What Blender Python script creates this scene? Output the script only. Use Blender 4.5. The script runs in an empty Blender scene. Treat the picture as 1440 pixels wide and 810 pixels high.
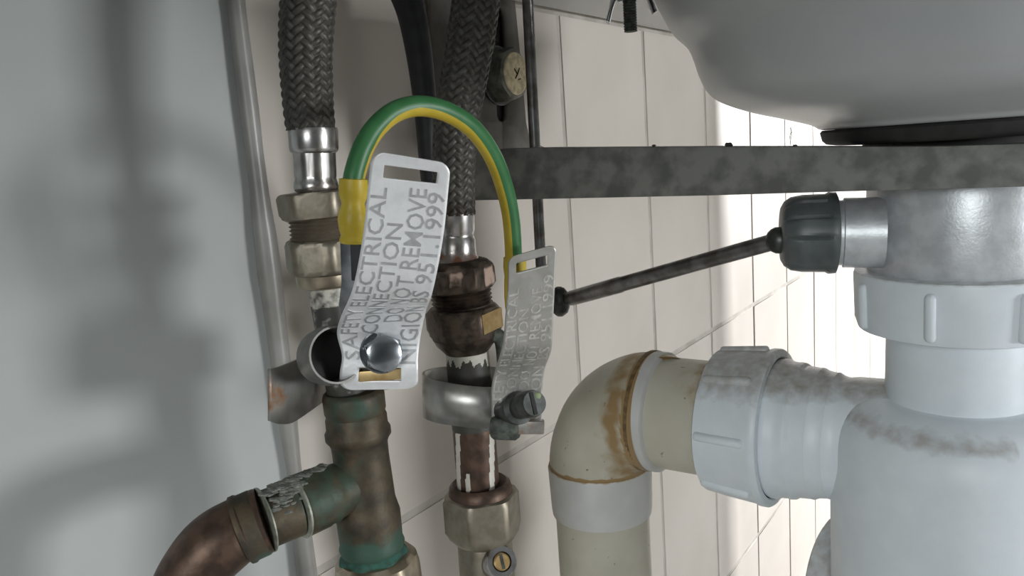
import bpy, bmesh, math, random
from mathutils import Vector, Matrix, noise as mnoise
random.seed(7)
PI = math.pi
C = bpy.context.scene.collection
SC = bpy.context.scene

# ------------------------------------------------------------------ camera, world, lights, exposure
F = 1120.0                      # focal length in pixels of the 1440 x 810 frame
H = 0.60                        # eye height above the floor (metres)
_d = Vector((0.42, 5.8, 1.0)).normalized()          # straight down, seen in the camera (right, down, forward)
_Z = -_d
_Y = (Vector((0, 0, 1)) - _d * _d.z).normalized()
_X = _Y.cross(_Z)
RIGHT = Vector((_X.x, _Y.x, _Z.x)); DOWN = Vector((_X.y, _Y.y, _Z.y)); FWD = Vector((_X.z, _Y.z, _Z.z))
EYE = Vector((0, 0, H))
cd = bpy.data.cameras.new('camera'); cam = bpy.data.objects.new('camera', cd); C.objects.link(cam)
cd.sensor_fit = 'HORIZONTAL'; cd.sensor_width = 36.0; cd.lens = F / 1440 * 36.0
cd.clip_start = 0.01; cd.clip_end = 50
cam.matrix_world = Matrix((( RIGHT.x, -DOWN.x, -FWD.x, EYE.x), (RIGHT.y, -DOWN.y, -FWD.y, EYE.y),
                           (RIGHT.z, -DOWN.z, -FWD.z, EYE.z), (0, 0, 0, 1)))
SC.camera = cam
SC.view_settings.view_transform = 'Standard'; SC.view_settings.look = 'None'
SC.view_settings.gamma = 1.0; SC.view_settings.use_curve_mapping = False
SC.view_settings.exposure = -0.05

w = bpy.data.worlds.new('room_light'); SC.world = w; w.use_nodes = True
w.node_tree.nodes['Background'].inputs[0].default_value = (0.92, 0.97, 1.0, 1)
w.node_tree.nodes['Background'].inputs[1].default_value = 0.07

def area(name, loc, target, sx, sy, power, col):
    l = bpy.data.lights.new(name, 'AREA'); l.shape = 'RECTANGLE'; l.size = sx; l.size_y = sy
    l.energy = power; l.color = col
    o = bpy.data.objects.new(name, l); C.objects.link(o)
    o.location = loc
    o.rotation_euler = (Vector(target) - Vector(loc)).to_track_quat('-Z', 'Y').to_euler()
    return o
area('window_light', (2.3, -.95, H - 0.08), (0.0, 0.25, H - 0.05), 0.42, 0.36, 34, (0.95, 0.98, 1.0))
area('front_fill_light', (-0.75, -2.15, H + 0.50), (0.05, 0.25, H - 0.05), 0.9, 0.8, 25, (0.95, 0.99, 1.0))  # added soft fill from the front left, no actual source there
area('far_window_light', (2.2, 1.55, H + 0.25), (0.3, 0.9, H - 0.05), 0.08, 0.6, 112, (0.97, 0.98, 1.0))

# ------------------------------------------------------------------ geometry helpers
def ray(px, py):
    return (RIGHT * ((px - 720) / F) + DOWN * ((py - 405) / F) + FWD)
def P(px, py, Y):                       # point of a sight line at horizontal distance Y
    r = ray(px, py); return EYE + r * (Y / r.y)
def PP(px, py, pt, n):                  # point of a sight line in a plane
    r = ray(px, py); return EYE + r * ((pt - EYE).dot(n) / r.dot(n))
def mpp(p):                             # metres to a pixel at a point
    return (p - EYE).dot(FWD) / F

DA = ray(1505, 160); DA.z = 0; DA.normalize()        # along the tiled wall
NB = Vector((DA.y, -DA.x, 0))                        # out of the tiled wall, into the room
WD = 0.228
WALL0 = EYE - NB * WD
def W(px, py, off=0.0): return PP(px, py, WALL0 + NB * off, NB)
UP = Vector((0, 0, 1))

def catmull(pts, n):
    pts = [Vector(p) for p in pts]
    if len(pts) < 3: return [pts[0].lerp(pts[-1], i / n) for i in range(n + 1)]
    ext = [pts[0] * 2 - pts[1]] + pts + [pts[-1] * 2 - pts[-2]]
    out = []; m = len(pts) - 1
    for k in range(n + 1):
        s = k / n * m; i = min(int(s), m - 1); t = s - i
        a, b, c, d = ext[i:i + 4]
        out.append(0.5 * ((2 * b) + (c - a) * t + (2 * a - 5 * b + 4 * c - d) * t * t + (3 * b - a - 3 * c + d) * t ** 3))
    return out

class M:
    """collects verts and faces in world space"""
    def __init__(s): s.v = []; s.f = []; s.st = {}
    def add(s, v, f):
        o = len(s.v); s.v += [Vector(p) for p in v]; s.f += [[i + o for i in q] for q in f]; return s
    def rings(s, rings, cap0=True, cap1=True, closed=True):
        n = len(rings[0]); v = [p for r in rings for p in r]; f = []
        for k in range(len(rings) - 1):
            for i in range(n if closed else n - 1):
                j = (i + 1) % n
                f.append((k * n + i, k * n + j, (k + 1) * n + j, (k + 1) * n + i))
        if cap0: f.append(tuple(range(n - 1, -1, -1)))
        if cap1: f.append(tuple((len(rings) - 1) * n + i for i in range(n)))
        return s.add(v, f)

def frame(wv, ref=None):
    wv = wv.normalized(); ref = Vector(ref) if ref else Vector((0, -1, 0))
    u = ref - wv * ref.dot(wv)
    if u.length < 1e-3: u = Vector((1, 0, 0)) - wv * wv.x
    u.normalize(); return u, wv.cross(u)

def hexr(a, R):
    a = (a + PI / 6) % (PI / 3) - PI / 6     # angle from the nearest flat's middle
    return R * math.cos(PI / 6) / math.cos(a)

def lathe(A, B, prof, seg=48, hexR=None, rot=0.0, m=None, ref=None, cap=(True, True), flute=None):
    """turned body; prof = [(fraction along AB, radius m)]; hexR clips it to a hexagon"""
    m = m or M(); ax = B - A; u, v = frame(ax, ref); R = []
    for f, r in prof:
        c = A + ax * f; ring = []
        for i in range(seg):
            a = 2 * PI * i / seg
            rr = r if not hexR else min(r, hexr(a - PI / 6, hexR))
            if flute: rr += flute(a, f)
            ring.append(c + (u * math.cos(a + rot) + v * math.sin(a + rot)) * rr)
        R.append(ring)
    return m.rings(R, *cap)

def lpx(a, b, prof, **k):
    """turned body from pixels: a, b = (px, py, Y); prof = [(py or px along the axis, radius px)]"""
    A, B = P(*a), P(*b); i = 1 if abs(b[1] - a[1]) > abs(b[0] - a[0]) else 0
    out = []
    for q, r in prof:
        f = (q - a[i]) / (b[i] - a[i]); out.append((f, r * mpp(A + (B - A) * f)))
    hx = k.pop('hexpx', None)
    if hx: k['hexR'] = hx * mpp((A + B) / 2)
    return lathe(A, B, out, **k)

def hexnut(a, b, y0, y1, R, rot=0.0, **k):
    d = y1 - y0
    return lpx(a, b, [(y0, R * .84), (y0 + d * .05, R * .90), (y0 + d * .17, R * 1.0), (y1 - d * .17, R * 1.0), (y1 - d * .05, R * .90), (y1, R * .84)],
               hexpx=R, rot=rot, **k)

def tube(pts, rad, n=60, seg=20, m=None, raw=False, ref=None, ripple=None):
    c = [Vector(p) for p in pts] if raw else catmull(pts, n); n = len(c) - 1
    m = m or M(); R = []; u = None
    for k, p in enumerate(c):
        t = (c[min(k + 1, n)] - c[max(k - 1, 0)]).normalized()
        if u is None: u, v = frame(t, ref)
        else:
            u = (u - t * u.dot(t)).normalized(); v = t.cross(u)
        r = rad if not callable(rad) else rad(k / n)
        R.append([p + (u * math.cos(2 * PI * i / seg) + v * math.sin(2 * PI * i / seg)) * (r + (ripple(k / n, 2 * PI * i / seg) if ripple else 0)) for i in range(seg)])
    return m.rings(R)

def box(c, ex, ey, ez, m=None, bev=0.0):
    """box with half-vectors ex, ey, ez"""
    m = m or M(); v = []
    for a in (-1, 1):
        for b in (-1, 1):
            for d in (-1, 1): v.append(c + ex * a + ey * b + ez * d)
    return m.add(v, [(0, 1, 3, 2), (4, 6, 7, 5), (0, 4, 5, 1), (2, 3, 7, 6), (0, 2, 6, 4), (1, 5, 7, 3)])

def blob(c, r, m=None, seg=10, rg=6, sq=(1, 1, 1), jit=0.15):
    m = m or M(); R = []
    for k in range(1, rg):
        th = PI * k / rg
        R.append([c + Vector((math.sin(th) * math.cos(2 * PI * i / seg) * sq[0], math.sin(th) * math.sin(2 * PI * i / seg) * sq[1], math.cos(th) * sq[2])) * r * (1 + random.uniform(-jit, jit)) for i in range(seg)])
    return m.rings(R)

def slab(poly, vec, m=None):
    """polygon extruded by a vector"""
    m = m or M(); n = len(poly); poly = [Vector(p) for p in poly]
    return m.add(poly + [p + vec for p in poly], [tuple(range(n - 1, -1, -1)), tuple(range(n, 2 * n))] + [(i, (i + 1) % n, n + (i + 1) % n, n + i) for i in range(n)])

# ------------------------------------------------------------------ object helpers
ORI = {}
def link(name, m, mat, parent=None, sharp=38, bevel=0.0, stain=None, origin=None, solid=0.0):
    me = bpy.data.meshes.new(name)
    if parent is not None: org = ORI[parent.name]
    else:
        lo = Vector([min(p[i] for p in m.v) for i in range(3)]); hi = Vector([max(p[i] for p in m.v) for i in range(3)])
        org = origin or Vector(((lo.x + hi.x) / 2, (lo.y + hi.y) / 2, lo.z))
    bm = bmesh.new(); vs = [bm.verts.new(p - org) for p in m.v]
    for q in m.f:
        try: bm.faces.new([vs[i] for i in q])
        except ValueError: pass
    bmesh.ops.recalc_face_normals(bm, faces=bm.faces)
    if bevel: bmesh.ops.bevel(bm, geom=[e for e in bm.edges if e.calc_face_angle(0) > 0.6], offset=bevel, segments=2, affect='EDGES', profile=0.6)
    for f in bm.faces: f.smooth = True
    for e in bm.edges:
        if e.calc_face_angle(0) > math.radians(sharp): e.smooth = False
    bm.to_mesh(me); bm.free()
    if stain:
        at = me.attributes.new('stain', 'FLOAT', 'POINT')
        hh = getattr(m, 'h', None)
        at.data.foreach_set('value', [max(0.0, min(1.0, max(stain(v.co + org), hh[i] * .8 if hh else 0))) for i, v in enumerate(me.vertices)])
    me.materials.append(mat)
    o = bpy.data.objects.new(name, me); C.objects.link(o)
    if parent is not None: o.parent = parent; ORI[o.name] = org
    else: o.location = org; ORI[o.name] = org
    if solid:
        s = o.modifiers.new('thickness', 'SOLIDIFY'); s.thickness = solid; s.offset = 0
    return o

def tag(o, label, cat, group=None):
    o['label'] = label; o['category'] = cat
    if group: o['group'] = group
    return o
def thing(name, label, cat, base, group=None):
    o = bpy.data.objects.new(name, None); C.objects.link(o); o.empty_display_size = 0.01
    o.location = base; ORI[o.name] = Vector(base); return tag(o, label, cat, group)
def struct(o): o['kind'] = 'structure'; return o

def mat(name, c1, c2=None, scale=300.0, rough=0.5, metal=0.0, bump=0.0, bscale=None, stain=None, spots=None, lo=0.4, hi=0.62, coat=0.0, rvar=0.0, spec=0.5, stain_metal=None, tone=0.0, aniso=None):
    mt = bpy.data.materials.new(name); mt.use_nodes = True; nt = mt.node_tree; N = nt.nodes; L = nt.links
    b = N['Principled BSDF']; b.inputs['Roughness'].default_value = rough; b.inputs['Metallic'].default_value = metal
    b.inputs['Coat Weight'].default_value = coat; b.inputs['Specular IOR Level'].default_value = spec
    tc = N.new('ShaderNodeTexCoord'); vec = tc.outputs['Object']
    if aniso:
        mp = N.new('ShaderNodeMapping'); mp.inputs['Scale'].default_value = aniso; L.new(vec, mp.inputs['Vector']); vec = mp.outputs[0]
    def noise(sc, det=4.0):
        n = N.new('ShaderNodeTexNoise'); n.inputs['Scale'].default_value = sc; n.inputs['Detail'].default_value = det
        L.new(vec, n.inputs['Vector']); return n.outputs['Fac']
    def ramp(src, a, z):
        r = N.new('ShaderNodeMapRange'); r.inputs[1].default_value = a; r.inputs[2].default_value = z; L.new(src, r.inputs[0]); return r.outputs[0]
    def mix(fac, a, bb):
        x = N.new('ShaderNodeMix'); x.data_type = 'RGBA'
        L.new(fac, x.inputs[0])
        for s, q in ((6, a), (7, bb)):
            if hasattr(q, 'node'): L.new(q, x.inputs[s])
            else: x.inputs[s].default_value = (*q, 1)
        return x.outputs[2]
    def mul(a, bb):
        x = N.new('ShaderNodeMath'); x.operation = 'MULTIPLY'; L.new(a, x.inputs[0])
        if hasattr(bb, 'node'): L.new(bb, x.inputs[1])
        else: x.inputs[1].default_value = bb
        return x.outputs[0]
    col = c1
    n1 = noise(scale)
    if c2: col = mix(ramp(n1, lo, hi), c1, c2)
    if spots: col = mix(ramp(noise(spots[0], 2.0), spots[1], spots[1] + 0.06), col, spots[2])
    if stain:
        a = N.new('ShaderNodeAttribute'); a.attribute_name = 'stain'
        x = N.new('ShaderNodeMath'); x.operation = 'ADD'; L.new(a.outputs['Fac'], x.inputs[0])
        y = N.new('ShaderNodeMath'); y.operation = 'MULTIPLY_ADD'; L.new(noise(stain[1] if len(stain) > 1 else 500.0), y.inputs[0]); am = stain[2] if len(stain) > 2 else 1.2; y.inputs[1].default_value = am; y.inputs[2].default_value = -am / 2
        L.new(y.outputs[0], x.inputs[1])
        fac = mul(ramp(x.outputs[0], 0.25, 0.65), ramp(a.outputs['Fac'], 0.0, 0.12))
        col = mix(fac, col, stain[0])
        if metal > 0:
            q = N.new('ShaderNodeMath'); q.operation = 'MULTIPLY_ADD'; L.new(fac, q.inputs[0]); q.inputs[1].default_value = -metal * 0.85; q.inputs[2].default_value = metal; L.new(q.outputs[0], b.inputs['Metallic'])
    if tone:
        oi = N.new('ShaderNodeObjectInfo'); hs = N.new('ShaderNodeHueSaturation')
        mr = N.new('ShaderNodeMapRange'); mr.inputs[3].default_value = 1 - tone; mr.inputs[4].default_value = 1 + tone; L.new(oi.outputs['Random'], mr.inputs[0]); L.new(mr.outputs[0], hs.inputs['Value'])
        if hasattr(col, 'node'): L.new(col, hs.inputs['Color'])
        else: hs.inputs['Color'].default_value = (*col, 1)
        col = hs.outputs[0]
    if hasattr(col, 'node'): L.new(col, b.inputs['Base Color'])
    else: b.inputs['Base Color'].default_value = (*col, 1)
    if rvar:
        q = N.new('ShaderNodeMapRange'); q.inputs[3].default_value = rough - rvar; q.inputs[4].default_value = rough + rvar; L.new(noise(scale * 1.7), q.inputs[0]); L.new(q.outputs[0], b.inputs['Roughness'])
    if bump:
        bn = N.new('ShaderNodeBump'); bn.inputs['Strength'].default_value = bump; bn.inputs['Distance'].default_value = 0.0006
        L.new(noise(bscale or scale * 2), bn.inputs['Height']); L.new(bn.outputs[0], b.inputs['Normal'])
    return mt

# ------------------------------------------------------------------ materials
m_tile = mat('glazed_tile', (.60, .548, .49), (.65, .60, .545), scale=9, rough=.42, spec=.18, bump=.05, bscale=25, tone=.025)
m_grout = mat('grout', (.55, .515, .47), (.44, .405, .36), scale=60, rough=.9)
m_panel = mat('white_panel', (.445, .465, .455), (.47, .49, .48), scale=14, rough=.34, spec=.45)
m_bead = mat('silicone', (.33, .32, .30), (.24, .23, .21), scale=40, rough=.35)
m_floor = mat('floor_vinyl', (.40, .39, .37), (.46, .45, .43), scale=30, rough=.5)
m_ceramic = mat('ceramic', (.50, .515, .52), (.53, .545, .55), scale=30, rough=.3, spec=.5)
m_braid = mat('steel_braid', (.105, .10, .088), (.07, .066, .056), scale=420, rough=.52, metal=.5, stain=((.028, .02, .014), 500))
m_steel = mat('stainless_steel', (.50, .49, .48), (.36, .34, .32), scale=250, rough=.27, metal=1, stain=((.16, .07, .04), 400))
m_brass = mat('plated_brass', (.30, .27, .215), (.24, .21, .16), scale=240, rough=.45, metal=.85, bump=.12, stain=((.13, .09, .06), 350, .5))
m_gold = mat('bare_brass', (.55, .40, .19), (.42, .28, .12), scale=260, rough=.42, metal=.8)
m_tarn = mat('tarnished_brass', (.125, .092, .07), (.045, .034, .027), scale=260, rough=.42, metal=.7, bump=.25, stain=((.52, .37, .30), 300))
m_copper = mat('weathered_copper', (.105, .08, .05), (.045, .038, .027), scale=150, rough=.55, metal=.5, bump=.18, bscale=700, stain=((.035, .08, .055), 200, 1.0), lo=.36, hi=.66)
m_copper2 = mat('brown_copper', (.12, .075, .052), (.06, .038, .028), scale=190, rough=.45, metal=.6, bump=.2, stain=((.60, .57, .50), 300))
m_paintpipe = mat('paint_spattered_pipe', (.55, .52, .44), (.62, .60, .53), scale=260, rough=.5, stain=((.045, .042, .035), 420))
m_solder = mat('solder', (.36, .36, .30), (.22, .24, .19), scale=400, rough=.5, metal=.5)
m_lime = mat('limescale', (.25, .25, .225), (.13, .135, .115), scale=420, rough=.8, bump=.5)
m_alu = mat('aluminium_tag', (.92, .925, .93), (.83, .835, .84), scale=230, rough=.42, metal=.35, bump=.12, bscale=900)
m_emb = mat('embossed_aluminium', (.47, .475, .485), (.56, .565, .575), scale=500, rough=.36, metal=.55)
m_alu2 = mat('warm_aluminium_tag', (.52, .505, .475), (.44, .425, .395), scale=230, rough=.42, metal=.6, bump=.12, bscale=900)
m_emb2 = mat('embossed_warm_aluminium', (.78, .76, .72), (.56, .54, .50), scale=500, rough=.30, metal=.6)
m_strap = mat('zinc_strap', (.46, .45, .42), (.36, .35, .33), scale=170, rough=.36, metal=.85, stain=((.22, .10, .035), 260))
m_strapdull = mat('dull_zinc_strap', (.22, .215, .20), (.16, .155, .145), scale=170, rough=.5, metal=.5)
m_bolt = mat('zinc_bolt', (.42, .45, .48), (.30, .32, .34), scale=300, rough=.2, metal=1)
m_dkbolt = mat('dull_bolt', (.10, .105, .10), (.055, .06, .055), scale=300, rough=.42, metal=.7)
m_verd = mat('corroded_nut', (.12, .135, .115), (.06, .065, .055), scale=420, rough=.7, metal=.3, bump=.5)
m_bolthead = mat('dirty_zinc', (.20, .20, .165), (.12, .12, .10), scale=300, rough=.42, metal=.5)
m_goldface = mat('yellowed_zinc', (.78, .68, .46), (.50, .43, .28), scale=330, rough=.4, metal=.6)
m_ring = mat('dull_brass_ring', (.43, .37, .28), (.36, .30, .22), scale=260, rough=.33, metal=.85)
m_green = mat('green_sheath', (.03, .145, .045), (.04, .17, .055), scale=200, rough=.42)
m_yellow = mat('yellow_plastic', (.52, .38, .025), (.58, .43, .04), scale=200, rough=.42)
m_black = mat('black_rubber', (.018, .018, .021), (.026, .026, .029), scale=200, rough=.5)
m_seal_shade = mat('seal_rubber_and_shade', (.014, .014, .013), (.022, .021, .02), scale=200, rough=.7)
m_galv = mat('dull_galvanised', (.27, .27, .25), (.15, .152, .14), scale=130, rough=.6, metal=.25, bump=.22, bscale=420, stain=((.12, .075, .05), 300))
m_plate = mat('galvanised_plate', (.15, .142, .122), (.115, .108, .092), scale=110, rough=.65, metal=.15, bump=.15, bscale=420)
m_rod = mat('steel_rod', (.30, .30, .30), (.17, .16, .15), scale=160, rough=.35, metal=.9)
m_chrome = mat('brushed_chrome', (.72, .745, .765), (.58, .60, .62), scale=160, rough=.38, metal=.45, bump=.1, bscale=1200)
m_capgrey = mat('dark_grey_plastic', (.085, .10, .10), (.11, .125, .125), scale=200, rough=.38)
m_pvc = mat('white_plastic', (.70, .755, .79), (.73, .785, .82), scale=120, rough=.42, bump=.06, bscale=2200, stain=((.34, .315, .285), 260, .5))
m_cream = mat('aged_plastic', (.50, .475, .385), (.54, .515, .43), scale=70, rough=.4, stain=((.31, .205, .09), 160, .8), spots=(300, .70, (.20, .13, .08)))
m_cream2 = mat('pale_plastic', (.55, .55, .53), (.59, .59, .575), scale=90, rough=.42, stain=((.36, .25, .12), 300))
m_brown = mat('brown_residue', (.20, .125, .05), (.11, .07, .03), scale=400, rough=.6)
m_dust = mat('dust', (.09, .08, .07), None, rough=.95)

# ------------------------------------------------------------------ setting
CORNER = W(353, 208); CORNER.z = 0
T0 = (CORNER - WALL0).dot(DA)
def wall_pt(t, z, off=0.0): p = WALL0 + DA * t + NB * off; p.z = z; return p
JT = (W(801, 300) - WALL0).dot(DA); TW = (W(914, 300) - WALL0).dot(DA) - JT
JZ = W(1000, 465).z; TH = (H + 0.0715) - JZ
LEN = 1.75
wall = link('wall_back', slab([wall_pt(T0 + .001, 0, -.0007), wall_pt(T0 + LEN, 0, -.0007), wall_pt(T0 + LEN, 1.1, -.0007), wall_pt(T0 + .001, 1.1, -.0007)], NB * -.05), m_grout)
struct(wall)
def tile_mesh(wd, ht):
    bm = bmesh.new(); bmesh.ops.create_cube(bm, size=1.0)
    for v in bm.verts: v.co = Vector((v.co.x * wd, v.co.y * .006, v.co.z * ht))
    bmesh.ops.bevel(bm, geom=[e for e in bm.edges], offset=.0011, segments=2, affect='EDGES')
    for f in bm.faces: f.smooth = f.calc_area() < wd * ht * .2
    for e in bm.edges: e.smooth = not any(f.calc_area() > wd * ht * .2 for f in e.link_faces)
    me = bpy.data.meshes.new('tile'); bm.to_mesh(me); bm.free(); me.materials.append(m_tile); return me
GAP = .0017
tm = tile_mesh(TW - GAP, TH - GAP)
rotz = math.atan2(DA.y, DA.x)
k0 = math.floor((T0 - JT) / TW); k1 = math.ceil((T0 + LEN - JT) / TW)
def add_tile(me, t, z):
    o = bpy.data.objects.new('tile', me); C.objects.link(o); o.parent = wall
    o.location = wall_pt(t, z, -.003 + random.uniform(-.00022, .00022)) - ORI['wall_back']; o.rotation_euler = (random.uniform(-.0012, .0012), 0, rotz + random.uniform(-.002, .002))
for r in range(-2, 3):
    zc = JZ + (r + .5) * TH
    if zc - TH / 2 < -.3: continue
    for k in range(k0, k1):
        a = JT + k * TW; b = a + TW
        if b < T0 + .02 or a > T0 + LEN - .02: continue
        if a < T0:
            add_tile(tile_mesh(b - T0 - GAP, TH - GAP), (T0 + b) / 2, zc)
        else: add_tile(tm, (a + b) / 2, zc)
PD = Vector((-1, -.52, 0)).normalized(); PN = Vector((PD.y, -PD.x, 0))
if PN.y > 0: PN = -PN
pl = struct(link('wall_left', slab([CORNER + UP * 0, CORNER + PD * 1.0, CORNER + PD * 1.0 + UP * 1.1, CORNER + UP * 1.1], -PN * .03), m_panel))
bd = CORNER + PN * .0012 + NB * .0012
struct(link('trim_1', tube([bd, bd + UP * .4, bd + UP * .7, bd + UP * 1.1], .0034, n=60, seg=14, ripple=lambda f, a: .0005 * math.sin(f * 40) + .0003 * math.sin(f * 97 + 1)), m_bead))
struct(link('floor', slab([Vector((-1.1, -1.5, -.03)), Vector((2.6, -1.5, -.03)), Vector((2.6, 2.6, -.03)), Vector((-1.1, 2.6, -.03))], UP * .03), m_floor))
# unseen panel added on the right, blocking the far light short of the lit edge
struct(link('light_blocker_right', slab([Vector((.52, .38, 0)), Vector((.54, .38, 0)), Vector((.54, .80, 0)), Vector((.52, .80, 0))], UP * 1.0), m_panel))

# ------------------------------------------------------------------ basin, its bracket and fixings
ARM0 = W(606, 208) - DA * .0125                                     # where the bracket arm leaves the wall
def ARM(px, py, off=0.0): return PP(px, py, ARM0 + DA * off, DA)
HX = P(842, 590, .34)                                  # on the run of the waste pipe
def run(px, dz=0.0):
    p = PP(px, 600, HX, DA); p.z = H - .113 + dz; return p
T = run(1345); T.z = 0
def tz(px, py, Y=None): return P(px, py, Y or T.y).z

basin = thing('wash_basin', 'grey-white ceramic wash basin seen from below, at top right', 'basin', (T.x, T.y, H))
sil = [(1165, 183), (1145, 175.5), (1105, 165.5), (1060, 155), (1022, 141), (1002, 126), (990, 102), (982, 75), (973, 55), (952, 32), (937, 2), (925, -25), (900, -60)]
k = .263 / F
prof = [(tz(1165, 183) + .001, .030)] + [(tz(x, y), (1345 - x) * k * .985) for x, y in sil]
zs = [z for z, r in prof]
A0 = Vector((T.x, T.y, 0)); B0 = Vector((T.x, T.y, 1))
pc = catmull([Vector((z, r, 0)) for z, r in prof], 90)
link('bowl', lathe(A0, B0, [(p.x, p.y) for p in pc], seg=96), m_ceramic, basin, sharp=70)
LZ = H + .0715
tl0 = T0 + .012; tl1 = (T - WALL0).dot(DA) + .30
lc0 = CORNER + UP * LZ + PN * .0007
led = [lc0 + NB * .004 + DA * .004, wall_pt(tl0, LZ, .0006), wall_pt(tl1, LZ, .0006), wall_pt(tl1, LZ, .35), wall_pt(tl1 - .06, LZ, .41), wall_pt(tl0 - .02, LZ, .41), lc0 + PD * .30 + PN * .36, lc0 + PD * .42 + PN * .30, lc0 + PD * .42, lc0 + PD * .02]  # left part stretched out of view over the side panel to shade it
link('rim', slab(led, UP * .03), m_ceramic, basin, bevel=.004)

waste = thing('basin_waste', 'dull chrome basin waste with black rubber seal, clamped above the trap', 'basin waste', (T.x, T.y, H - .0484))
z_t0 = H - .0484; z_t1 = H - .0060
def vl(prof, **kw): return lathe(A0, B0, prof, **kw)
link('tail', vl([(z_t0, .0282), (z_t0 + .001, .0285), (z_t0 + .012, .0287), (z_t1 - .0038, .0286), (z_t1 - .0030, .0282)], seg=64), m_chrome, waste)
zbw = tz(1165, 183) - .0001
link('rubber_seal', vl([(z_t1 - .0030, .0287), (z_t1 - .0028, .0299), (z_t1 - .0002, .0299), (z_t1, .0385), (z_t1 + .0004, .0412), (z_t1 + .0016, .0425), (zbw - .0008, .0432), (zbw, .0425), (zbw, .036)], seg=64), m_seal_shade, waste)
cp0 = P(1228, 327, .258); cp1 = P(1172, 327.5, .262); cp2 = P(1098, 329, .266)
kk = mpp(cp1)
link('side_port', lathe(cp0 + (cp0 - cp1) * .25, cp1, [(0, 49 * kk), (.8, 49 * kk), (.82, 46 * kk), (.9, 46 * kk), (.92, 51 * kk), (1.0, 51 * kk)], seg=40), m_chrome, waste)
link('port_cap', lathe(cp1 + (cp0 - cp1) * .06, cp2, [(0, 50 * kk), (.02, 57 * kk), (.14, 57.5 * kk), (.2, 55 * kk), (.62, 54.5 * kk), (.82, 52 * kk), (.94, 46 * kk), (1, 38 * kk)], seg=96,
     flute=lambda a, f: (-.0009 if (a * 12 / (2 * PI)) % 1 < .12 and .16 < f < .9 else 0)), m_capgrey, waste)

br = thing('basin_bracket', 'dull galvanised steel support bracket running across under the basin', 'bracket', ARM(700, 280))
arm = M()
top = [(612, 212), (760, 208), (1000, 206.5), (1200, 206.5), (1330, 205.5), (1500, 200)]
bot = [(612, 283), (760, 280), (1000, 275), (1200, 269), (1330, 265.5), (1500, 261)]
slab([ARM(*q) for q in top] + [ARM(*q) for q in reversed(bot)], DA * .0022, arm)
def rust(p): return 0.0
link('arm', arm, m_galv, br, bevel=.0004)
fl = [ARM(*q) for q in top]
link('top_flange', M().rings([[p - UP * .0016 + DA * .0022, p + DA * .0022, p + DA * .0098, p - UP * .0016 + DA * .0098] for p in fl]), m_galv, br)
# wall plate with its slot, against the tiles
def PW(px, py):
    p = W(px, py, .0045)
    if p.z > LZ - .0004: p.z = LZ - .0004
    return p
pm = M(); rows = [(-60, 600, 716), (10, 604, 722), (30, 605, 724), (100, 608, 731), (160, 610, 736), (172, 611, 737), (190, 612, 741), (203, 613, 752), (212, 614, 775), (216, 614, 775)]
slotw = {-60: None, 10: (699, 700), 30: (697, 704), 100: (695, 708), 160: (697, 710), 172: (701, 706)}
def slot_at(y):
    if y <= 10 or y >= 172: return None
    c = 700 + (y - 10) / 162 * 3.5; hw = 7.5
    if y < 40: hw *= math.sqrt(max(0, 1 - ((40 - y) / 30) ** 2)) * .9
    if y > 160: hw *= math.sqrt(max(0, 1 - ((y - 160) / 12) ** 2))
    return (c - hw, c + hw)
ys = [-16, 0, 10] + [10.5, 12, 16, 22, 30, 40, 70, 100, 130, 150, 160, 164, 168, 170, 171.5] + [172, 180, 190, 197, 203, 208, 212, 216]
def interp(y):
    for a, b in zip(rows, rows[1:]):
        if a[0] <= y <= b[0]:
            f = (y - a[0]) / (b[0] - a[0]); return a[1] + (b[1] - a[1]) * f, a[2] + (b[2] - a[2]) * f
grid = []
for y in ys:
    l, r = interp(y); s = slot_at(y) or (700 + max(0, min(1, (y - 10) / 162)) * 3.5,) * 2
    grid.append([PW(l, y), PW(l + 60, y), PW(s[0], y), PW(s[1], y), PW(r - 8, y), PW(r, y)])
vv = [p for g in grid for p in g]; ff = []
for i in range(len(ys) - 1):
    for j in range(5):
        if j == 2 : continue
        ff.append((i * 6 + j, i * 6 + j + 1, i * 6 + 6 + j + 1, i * 6 + 6 + j))
pm.add(vv, ff)
link('slot_shade_strip', slab([W(690, 2, .0003), W(716, 2, .0003), W(716, 186, .0003), W(690, 186, .0003)], NB * .0022), m_seal_shade, br)  # black strip standing in for the shade inside the slot
# fold of the sheet that stands off the wall on the plate's left edge
wp = link('wall_plate', pm, m_plate, br, solid=.0024, sharp=1)
fold = slab([W(606, -6, .002), W(606, 30, .002), W(606, 205, .002), W(606, 213, .002), W(606, 213, .016), W(606, 160, .006), W(606, 60, .004), W(606, -6, .004)], DA * .002)
link('side_flange', fold, m_plate, br)

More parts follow.
